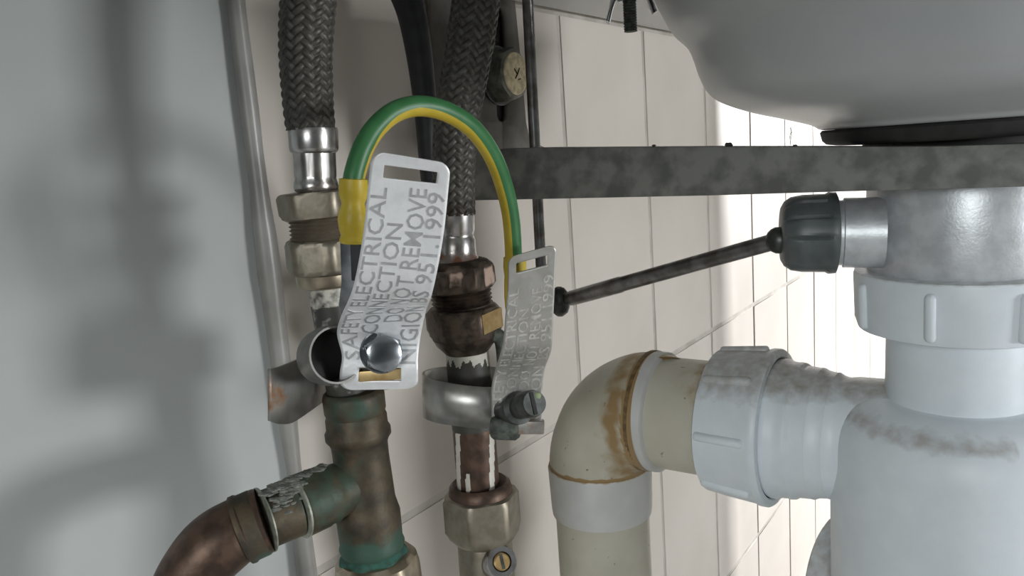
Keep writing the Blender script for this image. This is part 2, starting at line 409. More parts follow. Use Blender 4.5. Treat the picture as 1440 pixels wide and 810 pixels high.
bolt = thing('hex_bolt', 'large dirty hex bolt through the slot of the wall bracket', 'bolt', W(703, 108, .006))
b0 = W(699, 107, .0059); b1 = b0 + NB * .0105
kb = mpp(b0)
link('washer', lathe(b0, b0 + NB * .0016, [(0, 40 * kb), (.2, 41 * kb), (.8, 41 * kb), (1, 40 * kb)], seg=40), m_dkbolt, bolt)
link('bolt_head', lathe(b0 + NB * .0016, b1, [(0, 36 * kb), (.05, 38 * kb), (.78, 38 * kb), (.92, 34 * kb), (1, 29 * kb)], hexR=38 * kb, rot=.3, seg=48), m_bolthead, bolt)
fc = b1 + NB * .0001
link('head_face', lathe(fc, fc + NB * .0009, [(0, 29 * kb), (.6, 28 * kb), (1, 25 * kb)], seg=36), m_goldface, bolt)
mk = M()
for q in ((-.3, .25, .0, -.05), (0, -.05, -.25, -.3), (.25, .3, 0, -.05), (.05, -.35, .3, -.3)):
    p1 = fc + NB * .001 + (DA * q[0] + UP * q[1]) * 24 * kb; p2 = fc + NB * .001 + (DA * q[2] + UP * q[3]) * 24 * kb
    tube([p1, p2], .0003, n=3, seg=6, m=mk)
link('head_mark', mk, m_tarn, bolt)

wn = thing('wing_nut_bolt', 'zinc wing nut on a threaded stud below the basin rim', 'wing nut', P(886, 45, .36))
s1 = P(887, 45, .36); s0 = Vector((s1.x, s1.y, LZ + .0002)); L_ = (s0 - s1).length
pr = [(0, .0024)]; nn = 22
for i in range(nn): pr += [((i + .2) / nn, .0030), ((i + .7) / nn, .0026)]
pr.append((1, .0028))
link('stud', lathe(s1, s0, pr, seg=20), m_verd, wn)
nb = Vector((s1.x, s1.y, P(886, 2, .36).z)); kw_ = .36 / F
link('nut_body', lathe(nb, nb + UP * .012, [(0, .0048), (.1, .0056), (.7, .0066), (1, .007)], seg=28), m_bolt, wn)
for sg, (dx, dz, tw) in ((-1, (-.0102, -.0085, .5)), (1, (.0102, -.006, -.4))):
    mm = M(); c0 = nb + UP * .006 + Vector((sg * .0055, 0, 0)); c1 = nb + Vector((dx, -.003, dz)); wd = Vector((.25 * sg, 1, 0)).normalized()
    R = []
    for i in range(9):
        f = i / 8; c = c0.lerp(c1, f); hw = (.0030 + .0022 * math.sin(PI * min(1, f * .9 + .1))) * (1 if f < .85 else .78); th = .0010
        ax = (c1 - c0).normalized(); nrm = ax.cross(wd).normalized(); w2 = (wd + nrm * tw * f).normalized()
        R.append([c + w2 * hw * math.cos(2 * PI * j / 12) + nrm * th * math.sin(2 * PI * j / 12) for j in range(12)])
    link('wing', mm.rings(R), m_bolt, wn)

# pop-up linkage
lr = thing('lift_rod', 'thin vertical steel rod beside the bracket bolt', 'rod', P(785, 440, .352))
ja = P(787, 424, .352)
ra = P(748, 120, .352); rb = P(763, 420, .352); dr = (ra - rb)
link('rod', lathe(rb, rb + dr * (LZ - rb.z) / dr.z, [(0, .0024), (1, .0024)], seg=16), m_rod, lr)
link('clevis', blob(ja, .0062, seg=18, rg=12, sq=(.8, .9, 1.1), jit=.03), m_dkbolt, lr)
link('clevis_arm', tube([rb + dr * .03, rb - dr * .02, ja + Vector((-.003, 0, -.001))], .0024, n=10, seg=10), m_rod, lr)
pvr = thing('pivot_rod', 'dark steel lever rod slanting up to the grey cap', 'rod', ja)
je = cp2 + Vector((-.0002, 0, -.002)); dj = (je - ja).normalized()
link('rod', lathe(ja + dj * .0062, je, [(0, .0028), (.02, .0034), (.3, .0034), (.31, .0031), (.98, .0029), (1, .0027)], seg=20), m_rod, pvr)
link('ball_joint', blob(je + dj * -.0004, .0046, seg=16, rg=10, jit=.0), m_dkbolt, pvr)

# ------------------------------------------------------------------ waste trap
trap = thing('bottle_trap', 'large white plastic sink trap on the right under the chrome waste', 'trap', (T.x, T.y, H - .24))
def dirt_top(p): return .0
z_n0 = H - .0690; z_n1 = H - .0484
link('inlet_pipe', vl([(H - .096, .0225), (z_n0 + .004, .0222), (z_n1 - .003, .0222)], seg=64), m_pvc, trap)
inn = link('inlet_nut', vl([(z_n0, .0236), (z_n0, .0290), (z_n0 + .0008, .0312), (z_n0 + .004, .0322), (z_n1 - .0018, .0327), (z_n1 - .0004, .0323), (z_n1, .0310), (z_n1, .0290)], seg=64), m_pvc, trap,
     stain=lambda p: .42 if p.z > z_n1 - .0012 else 0)
for i in range(8):
    a = -PI / 2 + .03 + i * PI / 4; d = Vector((math.cos(a), math.sin(a), 0)); c = Vector((T.x, T.y, 0)) + d * .0322
    link('rib', lathe(c + UP * (z_n0 + .0022), c + UP * (z_n1 - .0032) + d * .0004, [(0, .0007), (.03, .0014), (.09, .0018), (.9, .0018), (.97, .0014), (1, .0007)], seg=12), m_pvc, inn)
zb = H - .24
body = [(zb, .036), (zb + .004, .0392), (zb + .02, .0400)] + [(H - .112 + .0190 * math.sin(t * PI / 28), .0224 + .0180 * math.cos(t * PI / 28) ** .8) for t in range(14)] + [(H - .0930, .0224), (H - .0925, .0215)]
def shoulder(p):
    d = Vector((p.x - T.x, p.y - T.y)).length
    return .5 * max(0, 1 - abs(p.z - (H - .098)) / .006) if p.x < T.x else 0
link('trap_body', vl(body, seg=96), m_pvc, trap, sharp=60, stain=shoulder)
# outlet neck along the run to the wall
r0 = run(1097); r1 = run(1290); ax_l = (r1 - r0).length
nprof = [(1062, .0215), (1064, .0246), (1090, .0247), (1093, .0266), (1097, .0270), (1104, .0269), (1109, .0262), (1119, .0259), (1123, .0261), (1128, .0259), (1133, .0250), (1150, .0246), (1154, .0247), (1160, .0239), (1172, .0234), (1176, .0235), (1183, .0225), (1192, .0221), (1205, .0226), (1235, .0228), (1300, .0228)]
def along(px): return (run(px) - r0).dot(r1 - r0) / (r1 - r0).length_squared
def neckdirt(p): return .55 * max(0, min(1, (p.z - (H - .113) - .013) / .008))
link('outlet_neck', lathe(r0, r1, [(along(x), r) for x, r in nprof], seg=72), m_pvc, trap, sharp=25, stain=neckdirt)
npf = [(1008, .0242), (1008.3, .0272), (1011, .0284), (1040, .0293), (1078, .0300), (1084, .0306), (1092, .0306), (1095, .0300), (1096, .0278), (1094.5, .0272), (1080, .0270)]
on = link('outlet_nut', lathe(r0, r1, [(along(x), r) for x, r in npf], seg=80, cap=(False, False)), m_pvc, trap, sharp=40, stain=lambda p: .5 * max(0, min(1, (p.z - (H - .113) - .010) / .012)))
u_, v_ = frame(r1 - r0)
for i in range(8):
    a = -.10 + i * PI / 4; d = u_ * math.cos(a) + v_ * math.sin(a)
    q0 = run(1013) + d * .0282; q1 = run(1080) + d * .0300
    link('rib', lathe(q0, q1, [(0, .0009), (.02, .0015), (.06, .0018), (.95, .0018), (.985, .0014), (1, .0008)], seg=12), m_pvc, on,
         stain=lambda p: .5 * max(0, min(1, (p.z - (H - .113) - .010) / .012)))
# lower side cap of the trap
c0 = P(1258, 838, .285); c1 = c0 - NB * .026 + DA * .004
kc = mpp(c0)
cc = link('side_cap', lathe(c0, c1, [(0, 86 * kc), (.25, 86 * kc), (.3, 84 * kc), (.33, 92 * kc), (.36, 97 * kc), (.7, 95 * kc), (.95, 92 * kc), (1, 84 * kc)], seg=64), m_pvc, trap, stain=lambda p: .45)

# ------------------------------------------------------------------ waste pipe to the wall
we = thing('waste_elbow', 'cream plastic waste elbow with a brown drip stain', 'pipe elbow', P(842, 650, .34))
ctr = run(855); e0 = P(843, 650, .34); vx = Vector((e0.x, e0.y, 0)); zc_ = H - .113
rb_ = .030
arc = []
vbase = Vector((e0.x, e0.y, zc_))
hd = (r1 - r0); hd.z = 0; hd.normalize()
arc.append(Vector((e0.x, e0.y, e0.z)))
for i in range(25):
    a = i / 24 * PI / 2; arc.append(vbase + hd * (rb_ * (1 - math.cos(a))) - UP * (rb_ * (1 - math.sin(a))))
eend = run(917); arc.append(eend)
# even spacing
def resample(pts, n):
    L = [0]
    for a, b in zip(pts, pts[1:]): L.append(L[-1] + (b - a).length)
    out = []; j = 0
    for k in range(n + 1):
        s = L[-1] * k / n
        while j < len(pts) - 2 and L[j + 1] < s: j += 1
        f = (s - L[j]) / max(1e-9, L[j + 1] - L[j]); out.append(pts[j].lerp(pts[j + 1], min(1, max(0, f))))
    return out
ap = resample(arc, 60)
sp = P(860, 590, .31); sp2 = P(893, 560, .31)
def elb_stain(p):
    d = (p - eend).dot(hd)
    side = max(0, min(1, (NB.x * 0 + (eend.y + .006 - p.y)) / .02))
    band = max(0, 1 - abs(d + .0052) / .0115) * .66
    edge = .9 if d > -.0016 else 0
    q = max(0, 1 - (p - P(857, 592, .309)).length / .0075) * 1.0
    base = .75 if p.z < e0.z + .0015 else 0
    return max(band, edge, q, base) * 1.0
link('bend', tube(ap, lambda f: .0226 + .0026 * min(1, max(0, (f - .3) / .5)), raw=True, seg=64), m_cream, we, sharp=50, stain=elb_stain)
link('brown_bead', lathe(eend - hd * .0012, eend + hd * .0014, [(0, .0240), (.2, .0257), (.8, .0257), (1, .0240)], seg=64), m_brown, we)
link('socket_ring', lathe(eend + hd * .0012, run(938), [(0, .0247), (.1, .0254), (.85, .0252), (1, .0240)], seg=64), m_cream2, we, stain=lambda p: .0)
stub = tag(link('waste_stub_pipe', lathe(run(938), run(1008), [(0, .0233), (1, .0233)], seg=64), m_cream, stain=lambda p: .45 * max(0, min(1, (p.z - zc_ - .006) / .01)) if (p - run(985)).dot(hd) > -.004 else 0), 'short cream plastic pipe between the stained elbow and the large ribbed nut', 'pipe')
wp_ = thing('waste_downpipe', 'upright cream plastic waste pipe with a white sleeve collar', 'pipe', (e0.x, e0.y, 0))
zc0 = P(842, 718, .34).z; zc1 = e0.z
v0 = Vector((e0.x, e0.y, 0)); v1 = Vector((e0.x, e0.y, 1))
link('pipe', lathe(v0, v1, [(0.0, .0211), (zc0 + .002, .0211)], seg=64), m_cream, wp_, stain=lambda p: 0)
link('collar', lathe(v0, v1, [(zc0, .0214), (zc0 + .0005, .0224), (zc0 + .003, .0227), (zc1 - .001, .0233), (zc1, .0230)], seg=64), m_cream2, wp_, stain=lambda p: .6 if p.z < zc0 + .0004 or p.z > zc1 - .0003 else 0)

# ------------------------------------------------------------------ braided hoses
def braid(pts, rad, n, seg=160, cells=16, pitch=.0025, amp=.0007):
    c = resample(catmull(pts, 120), n); R = []; u = None; s = 0; hs = []
    for k, p in enumerate(c):
        t = (c[min(k + 1, n)] - c[max(k - 1, 0)]).normalized()
        if u is None: u, v = frame(t)
        else: u = (u - t * u.dot(t)).normalized(); v = t.cross(u)
        if k: s += (c[k] - c[k - 1]).length
        ring = []; r0_ = rad(k / n)
        for i in range(seg):
            a = 2 * PI * i / seg
            A = a * cells / (2 * PI) + s / pitch; B = a * cells / (2 * PI) - s / pitch
            ia, ib = math.floor(A), math.floor(B); fa, fb = A - ia - .5, B - ib - .5
            q = (ia + ib) % 4
            if q >= 2: fa, fb = fb, fa; q -= 2
            al = (q + fb + .5) / 2 - .5
            h = amp * (1 - abs(2 * fa) ** 3) * (.25 + .75 * max(0, math.cos(al * PI)))
            hs.append(1 - min(1, max(0, h / amp * 2.0)))  # darkens the gaps between strands, crevice shade put into the stain colour
            ring.append(p + (u * math.cos(a) + v * math.sin(a)) * (r0_ + h))
        R.append(ring)
    m = M().rings(R); m.h = hs; return m

YL = .225; YR = .265
kL = .222 / F; kR = .262 / F
hl = thing('braided_hose', 'left braided steel tap hose, stout and greyish, above a hex coupling', 'hose', P(443, 268, YL))
ztop = P(433, -140, YL)
link('braid', braid([P(437, 182, YL), P(433, 140, YL), P(430, 70, YL), P(434, 0, YL), P(444, -60, YL), Vector((P(455, -120, YL).x, YL, LZ - .0003))], lambda f: (31 + 3.5 * min(1, f * 2)) * kL, 400), m_braid, hl, sharp=80, stain=lambda p: 0)
a_, b_ = (440, 180, YL), (445, 270, YL)
link('ferrule', lpx(a_, b_, [(179, 31), (180, 33.5), (184, 34.5), (208, 34), (212, 33), (215, 29.5), (247, 29), (251, 28.5), (256, 30), (262, 31), (267, 30), (270, 27)], seg=48,
     flute=lambda a, f: -.0003 if (a * 8 / (2 * PI)) % 1 < .12 and .4 < f < .75 else 0), m_steel, hl, stain=lambda p: 0.3 if p.z < P(445, 262, YL).z else 0)
a_, b_ = (445, 270, YL), (450, 306, YL)
link('hex_nut', lpx(a_, b_, [(269, 50), (271, 54), (275, 57), (298, 56), (304, 52), (307, 46)], hexpx=57, rot=.42), m_brass, hl, stain=lambda p: .25)

cl = thing('compression_coupling', 'left nickel-plated coupling with exposed screw thread, under the stout hose', 'pipe coupling', P(458, 405, YL))
pr = [(306, 42)]
for i in range(5): pr += [(308 + i * 5.5, 40), (310.5 + i * 5.5, 44)]
pr += [(336, 41)]
link('thread', lpx((450, 306, YL), (453, 336, YL), pr, seg=40), m_brass, cl, stain=lambda p: .4)
link('hex_nut', hexnut((453, 335, YL), (458, 383, YL), 335, 383, 56, rot=.62), m_brass, cl)
link('olive_ring', lpx((458, 383, YL), (460, 403, YL), [(382, 40), (384, 42), (398, 41), (401, 39), (403, 33)], seg=40), m_ring, cl)
pipe_l = tag(link('copper_pipe', lpx((462, 403, YL), (490, 556, YL), [(403 + 153 * i / 60, 29) for i in range(61)], seg=72), m_paintpipe, stain=lambda p: .40 if p.z > P(466, 428, YL).z else .72), 'left short upright pipe with flaking pale paint, passing through the bonding clamp', 'pipe')

# copper tee, its branch and the elbow
tee = thing('copper_tee', 'weathered copper tee with green corrosion at its lower end', 'pipe tee', P(525, 786, YL))
def patina(p):
    a = max(0, 1 - abs(p.z - P(522, 765, YL).z) / .009) * 1.0
    b = max(0, 1 - (p - P(450, 690, YL - .01)).length / .019) * .75
    c = max(0, 1 - (p - P(497, 570, YL - .01)).length / .016) * .55
    return max(a, b, c)
ta, tb = (496, 548, YL), (526, 788, YL)
link('run_body', lpx(ta, tb, [(548, 38), (551, 42), (556, 43.5), (575, 43), (580, 41), (585, 43), (598, 43), (603, 46), (611, 46), (616, 42), (622, 39.5), (640, 39), (700, 40.5), (712, 43), (720, 45), (740, 44.5), (758, 44), (764, 46), (772, 43), (788, 36)], seg=56), m_copper, tee, stain=patina)
tc0 = P(506, 676, YL); tc1 = P(418, 713, .212)
kt = mpp(tc1)
link('branch', lathe(tc0, tc1, [(0, 36 * kt), (.35, 39 * kt), (.45, 40 * kt), (.52, 43.5 * kt), (.6, 42 * kt), (.66, 44 * kt), (.94, 44.5 * kt), (1, 42 * kt)], seg=56), m_copper, tee, stain=patina)
link('solder_ring', lathe(tc1 + (tc1 - tc0) * -.035, tc1 + (tc1 - tc0) * .03, [(0, 42 * kt), (.3, 45.2 * kt), (.7, 45.2 * kt), (1, 42 * kt)], seg=56), m_solder, tee)
sd = lpx((524, 770, YL), (527, 792, YL), [(770, 42), (775, 46), (781, 47), (787, 44), (791, 40)], seg=40, flute=lambda a, f: .0006 * math.sin(a * 7) * math.sin(f * 3))
vg = mat('verdigris', (.028, .11, .08), (.025, .06, .045), scale=500, rough=.8)
link('verdigris_bead', sd, vg, tee)
lime = M()
for i in range(170):
    f = random.gauss(1.0, .17); a = random.gauss(-.25, .38)
    c = tc0.lerp(tc1, f) + (UP * math.cos(a) + Vector((0, -1, 0)) * -math.sin(a) * 1.0) * 42.6 * kt
    blob(c, random.uniform(.0004, .0010), lime, seg=9, rg=6, sq=(1.9, 1.5, .6), jit=.2)
link('limescale', lime, m_lime, tee)['kind'] = 'stuff'
el = thing('copper_elbow', 'brown copper elbow turning down at the lower left of the picture', 'pipe elbow', P(240, 880, .20))
el0 = P(372, 731, .2065)
link('pipe', lathe(tc1 + (tc1 - tc0) * .03, el0, [(0, 40 * kt), (1, 40 * kt)], seg=48), m_copper, el, stain=patina)
link('solder_ring', lathe(el0 + (tc1 - el0) * .06, el0 - (tc1 - el0) * .04, [(0, 40 * kt), (.3, 45.5 * kt), (.7, 45.5 * kt), (1, 42 * kt)], seg=48), m_solder, el)
def elpat(p): return max(0, 1 - (p - P(385, 770, .205)).length / .011) * .8
ep = [el0 + (tc1 - el0) * .02, P(345, 742, .205), P(322, 754, .203), P(295, 776, .201), P(272, 805, .1995), P(256, 842, .199), P(248, 900, .199), P(246, 960, .199)]
def err(f):
    r = 46.0
    if .02 < f < .05: r = 47
    if .16 < f < .20: r = 49
    if f > .24: r = 46 + 2 * math.sin(min(1, (f - .24) / .3) * PI)
    return r * kt * .97
link('bend', tube(ep, err, n=90, seg=48), m_copper2, el, stain=lambda p: 0)
link('socket', lathe(el0 - (tc1 - el0) * .03, P(338, 746, .2045), [(0, 43.5 * kt), (.2, 46.5 * kt), (.7, 46.5 * kt), (.8, 48.5 * kt), (.95, 48 * kt), (1, 45 * kt)], seg=48), m_copper, el, stain=elpat)

cf = thing('compression_fitting', 'brassy compression nut at the bottom edge below the copper tee', 'pipe fitting', P(535, 900, YL))
link('hex_nut', lpx((528, 778, YL), (548, 920, YL), [(779, 44), (780, 50), (786, 57), (800, 60), (850, 60), (858, 54)], hexpx=62, rot=.25), m_ring, cf)
link('body', lpx((528, 778, YL), (548, 920, YL), [(856, 46), (920, 46)], seg=40), m_brass, cf, stain=lambda p: .2)

# right-hand column
hr = thing('braided_hose', 'right braided hose, rusty at its lower end, in front of the bracket', 'hose', P(640, 370, YR))
link('braid', braid([P(640, 302, YR), P(638, 240, YR), P(641, 180, YR), P(652, 110, YR), P(664, 40, YR), P(673, -30, YR), Vector((P(682, -80, YR).x, YR, LZ - .0003))], lambda f: (26.5 + 4 * min(1, f * 2.0)) * kR, 420, pitch=.0028), m_braid, hr, sharp=80,
     stain=lambda p: .75 * max(0, 1 - (p.z - P(640, 302, YR).z) / .009) + (.28 if p.z > P(645, 160, YR).z else 0))
link('ferrule', lpx((640, 300, YR), (643, 368, YR), [(299, 25), (300, 27.5), (324, 27), (328, 25), (333, 25), (336, 27), (350, 27), (358, 28), (364, 31), (368, 34)], seg=48), m_steel, hr, stain=lambda p: .5 if p.z < P(641, 356, YR).z else .2)
def highlight_patch(p): return .75 if (p - P(640, 392, YR - .010)).length < .0026 or (p - P(690, 388, YR - .004)).length < .0034 else 0  # pinkish highlight spots put into the nut's colour
link('hex_nut', lpx((643, 366, YR), (648, 408, YR), [(365, 33), (368, 42), (374, 49), (380, 51), (400, 51), (406, 46), (408, 42)], hexpx=51, rot=.55), m_tarn, hr, stain=highlight_patch)
cr = thing('compression_coupling', 'right dark tarnished brass coupling with a bright ochre facet, between the two tags', 'pipe coupling', P(655, 492, YR))
pr = [(408, 40)]
for i in range(4): pr += [(409 + i * 5.5, 39), (411.5 + i * 5.5, 43)]
pr += [(432, 42)]
link('thread', lpx((648, 408, YR), (651, 432, YR), pr, seg=40), m_tarn, cr)
link('hex_nut', lpx((651, 430, YR), (655, 474, YR), [(429, 42), (431, 47), (438, 54), (460, 54), (468, 50), (472, 47)], hexpx=54, rot=.55), m_tarn, cr, stain=lambda p: 0.0)
# the one clean facet on its right
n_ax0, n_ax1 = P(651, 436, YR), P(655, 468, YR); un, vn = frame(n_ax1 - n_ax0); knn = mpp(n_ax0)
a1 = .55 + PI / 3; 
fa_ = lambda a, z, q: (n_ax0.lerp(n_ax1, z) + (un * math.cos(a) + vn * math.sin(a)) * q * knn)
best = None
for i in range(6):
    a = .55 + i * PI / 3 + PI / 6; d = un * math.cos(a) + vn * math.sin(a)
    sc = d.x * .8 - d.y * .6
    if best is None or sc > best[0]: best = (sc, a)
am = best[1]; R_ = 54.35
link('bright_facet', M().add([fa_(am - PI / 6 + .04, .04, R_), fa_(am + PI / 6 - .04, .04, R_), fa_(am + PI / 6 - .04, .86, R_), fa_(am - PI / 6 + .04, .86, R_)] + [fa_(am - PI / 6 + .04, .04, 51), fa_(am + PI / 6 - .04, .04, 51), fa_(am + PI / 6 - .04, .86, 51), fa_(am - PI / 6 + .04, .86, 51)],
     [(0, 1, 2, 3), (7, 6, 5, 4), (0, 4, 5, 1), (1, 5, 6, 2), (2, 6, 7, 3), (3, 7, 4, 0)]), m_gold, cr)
link('gland', lpx((655, 472, YR), (658, 494, YR), [(471, 47), (473, 46), (480, 43), (488, 36), (494, 31)], seg=48), m_tarn, cr)
z_drip = P(660, 508, YR).z
def drip(p):
    if p.z > z_drip + .0042 * mnoise.noise(Vector((p.x * 700, p.y * 700, 3.1))): return 0
    return 1.0 if p.z > P(664, 606, YR).z else 0
pipe_r = thing('copper_pipe', 'right upright brown copper pipe with white paint runs, through the lower bonding clamp', 'pipe', P(674, 696, YR))
link('painted_end', lpx((657, 494, YR), (666, 600, YR), [(494 + 106 * i / 90, 30.5) for i in range(91)], seg=120), m_paintpipe, pipe_r, stain=drip)
def streak(p):
    x = (p - P(667, 640, YR)).dot(RIGHT) / kR
    s = 0
    for c, wd, y0, y1 in ((-23, 3.5, 600, 690), (-8, 3.5, 655, 690), (27, 3.5, 605, 690)):
        zz0, zz1 = P(667, y0, YR).z, P(667, y1, YR).z
        if zz1 < p.z < zz0 and abs(x - c) < wd: s = .8
    return s
pm2 = M(); nz = 50
lpx((666, 600, YR), (674, 698, YR), [(600 + 98 * i / nz, 30) for i in range(nz + 1)], seg=96, m=pm2)
link('brown_length', pm2, m_copper2, pipe_r, stain=streak)
iv = thing('isolating_valve', 'plated isolating valve with screw slot at the bottom of the right pipe', 'valve', P(690, 900, YR))
link('brown_gland', lpx((674, 676, YR), (677, 704, YR), [(682, 30.5), (677, 38), (681, 43), (690, 45), (704, 46)], seg=48), m_copper2, iv, stain=lambda p: 0)
link('hex_nut', lpx((676, 692, YR), (681, 756, YR), [(691, 46), (693, 51), (699, 54.5), (741, 54.5), (748, 50), (756, 42)], hexpx=55, rot=.30), m_brass, iv)
link('body', lpx((681, 752, YR), (692, 900, YR), [(753, 40), (758, 37), (765, 38.5), (900, 39)], seg=48, hexpx=None), m_brass, iv, stain=lambda p: .1)
vs0 = P(694, 791, YR - .004); vs1 = P(706, 790, YR - .0125); kv = mpp(vs1)
boss = link('screw_boss', lathe(vs0, vs1, [(0, 28 * kv), (.2, 28 * kv), (.3, 24 * kv), (.92, 23 * kv), (1, 21 * kv), (1, 14 * kv), (.8, 13 * kv)], seg=40, cap=(True, True)), m_steel, iv)
vd = (vs1 - vs0).normalized(); us, vs_ = frame(vd, (0, 0, 1))
sl_c = vs1 - vd * .0006
link('screw', lathe(sl_c - vd * .001, sl_c + vd * .0009, [(0, 12 * kv), (.8, 12 * kv), (1, 10 * kv)], seg=24), m_gold, boss)
link('slot', box(sl_c + vd * .00085, us * 10 * kv, vs_ * 2.2 * kv, vd * .0002), m_dkbolt, boss)

# black hose behind
bh = tag(link('black_hose', tube([Vector((P(550, -120, .30).x, .30, LZ - .0003)), P(566, -20, .30), P(579, 20, .30), P(590, 80, .30), P(598, 150, .30), P(603, 220, .30), P(612, 290, .305), P(632, 360, .315), W(648, 400, .006)], lambda f: (23.5 - 9 * min(1, f * 1.7)) * .30 / F, n=60, seg=24), m_black), 'black rubber hose between the two braided hoses, passing behind the green and yellow wire', 'hose')

# ------------------------------------------------------------------ bonding clamps with tags
def tag_surface(rows):
    mids = [(P(r[0], r[1], r[4]) + P(r[2], r[3], r[5] if len(r) > 5 else r[4])) / 2 for r in rows]
    Lp = [P(r[0], r[1], r[4]) for r in rows]; Rp = [P(r[2], r[3], r[5] if len(r) > 5 else r[4]) for r in rows]
    n = 160; lc = catmull(Lp, n); rc = catmull(Rp, n); mc = [(a + b) / 2 for a, b in zip(lc, rc)]
    acc = [0]
    for a, b in zip(mc, mc[1:]): acc.append(acc[-1] + (b - a).length)
    def loc(s):                              # s metres from the top
        s = max(0, min(acc[-1], s)); k = 0
        while k < n - 1 and acc[k + 1] < s: k += 1
        f = (s - acc[k]) / (acc[k + 1] - acc[k]); return k, f
    def S(s, v):
        k, f = loc(s); return lc[k].lerp(lc[k + 1], f).lerp(rc[k].lerp(rc[k + 1], f), v)
    def Nn(s, v):
        t = S(s + .0006, v) - S(s - .0006, v); a = S(s, 1) - S(s, 0); nn_ = a.cross(t).normalized()
        return nn_ if nn_.dot(EYE - S(s, v)) > 0 else -nn_
    def s_of_y(py, px):                      # distance from the top of the point seen at height py
        best = (9e9, 0)
        for k in range(n + 1):
            q = mc[k] - EYE; y = 405 + F * q.dot(DOWN) / q.dot(FWD)
            if abs(y - py) < best[0]: best = (abs(y - py), acc[k])
        return best[1]
    return S, Nn, s_of_y, acc[-1]

def tag_mesh(S, total, slots, rc, rb_=0.002):
    ss = sorted(set([total * i / 90 for i in range(91)] + [q for s in slots for q in s[:2]] + [rc * q for q in (.02, .08, .2, .4, .7)] + [total - rb_ * q for q in (.02, .1, .3, .6)]))
    vs = sorted(set([i / 24 for i in range(25)] + [q for s in slots for q in s[2:4]]))
    v = []; f = []; nv = len(vs); wdt = (S(total * .3, 1) - S(total * .3, 0)).length
    for s in ss:
        ins = 0
        if s < rc: ins = (rc - math.sqrt(max(0, rc * rc - (rc - s) ** 2))) / wdt
        if s > total - rb_: ins = (rb_ - math.sqrt(max(0, rb_ * rb_ - (rb_ - total + s) ** 2))) / wdt
        for q in vs: v.append(S(s, ins + q * (1 - 2 * ins)))
    for i in range(len(ss) - 1):
        for j in range(nv - 1):
            ms, mv = (ss[i] + ss[i + 1]) / 2, (vs[j] + vs[j + 1]) / 2
            if any(a < ms < b and c < mv < d for a, b, c, d in slots): continue
            f.append((i * nv + j, i * nv + j + 1, (i + 1) * nv + j + 1, (i + 1) * nv + j))
    m = M(); m.add(v, f); return m

def lettering(lines, S, Nn, s_of_y, off=.00035, depth=.00022):
    m = M(); dgv = None
    for txt, y0, y1, v0, v1 in lines:
        cu = bpy.data.curves.new('lettering', 'FONT'); cu.body = txt; cu.size = 1.0; cu.extrude = .0; cu.resolution_u = 2; cu.offset = .006
        o = bpy.data.objects.new('lettering', cu); C.objects.link(o); bpy.context.view_layer.update()
        me = o.evaluated_get(bpy.context.evaluated_depsgraph_get()).to_mesh()
        xs = [v.co.x for v in me.vertices]; x0, x1 = min(xs), max(xs)
        s0, s1 = s_of_y(y0, 0), s_of_y(y1, 0)
        bm = bmesh.new(); bm.from_mesh(me)
        r = bmesh.ops.extrude_face_region(bm, geom=list(bm.faces))
        for g in r['geom']:
            if isinstance(g, bmesh.types.BMVert): g.co.z = 1.0
        bm.verts.index_update(); vv = []
        for v in bm.verts:
            s = s0 + (s1 - s0) * (v.co.x - x0) / (x1 - x0); q = v1 + (v0 - v1) * v.co.y / .70
            vv.append(S(s, q) + Nn(s, q) * (off - .0002 + v.co.z * depth))
        m.add(vv, [[a.index for a in f_.verts] for f_ in bm.faces])
        bm.free(); o.to_mesh_clear(); bpy.data.objects.remove(o); bpy.data.curves.remove(cu)
    return m

def strap_mesh(rows, n=70):
    a = catmull([P(x, yt, Y) for x, yt, yb, Y in rows], n); b = catmull([P(x, yb, Y) for x, yt, yb, Y in rows], n)
    v = []; f = []
    for p, q in zip(a, b): v += [p, p.lerp(q, .5), q]
    for i in range(n): f += [(3 * i, 3 * i + 1, 3 * i + 4, 3 * i + 3), (3 * i + 1, 3 * i + 2, 3 * i + 5, 3 * i + 4)]
    m = M(); m.add(v, f); return m

# left clamp
ec = thing('bonding_clamp', 'left bonding clamp with bright silvery stamped tag and rusty loose strap end', 'pipe clamp', P(530, 550, .203))
rowsL = [(524, 212, 634, 230, .180), (519, 250, 631, 262, .1815), (512, 320, 624, 328, .1840), (503, 375, 614, 385, .1862), (494, 412, 606, 418, .1900), (480, 445, 599, 436, .1995), (474, 468, 592, 470, .2050), (481, 500, 588, 500, .2055), (478, 525, 588, 526, .2055), (478, 548, 588, 546, .2075)]
S, Nn, soy, tot = tag_surface(rowsL)
sA = soy(237, 0); sB = soy(253, 0)
sC = soy(517, 0); sD = soy(535, 0)
tg = link('stamped_tag', tag_mesh(S, tot, [(sA, sB, .17, .84), (sC, sD, .24, .78)], .0030, .0030), m_alu, ec, solid=.0005)
LINES = [('SAFETY ELECTRICAL', 505, 268, .04, .24), ('CONNECTION', 468, 313, .28, .48), ('DO  NOT REMOVE', 452, 264, .52, .74), ('NIGION  BS 951.1999', 512, 268, .75, .965)]
link('lettering', lettering(LINES, S, Nn, soy), m_emb, tg)
link('buckle', box(P(535, 527, .2065), Vector((32 * .000182, 0, 0)), Vector((0, .0008, 0)), UP * 8 * .000182), m_gold, ec, bevel=.0003)
link('strap', strap_mesh([(378, 519, 592, .205), (392, 516, 596, .208), (410, 509, 594, .2125), (432, 499, 580, .219), (452, 490, 566, .2275), (470, 482, 556, .2345), (495, 476, 550, .239), (522, 474, 548, .238), (545, 474, 548, .231), (552, 472, 546, .222), (545, 470, 545, .213), (520, 468, 543, .2085), (490, 464, 543, .2075)]), m_strap, ec, solid=.0008,
     stain=lambda p: .8 * max(0, 1 - (p - P(382, 565, .206)).length / .0075))
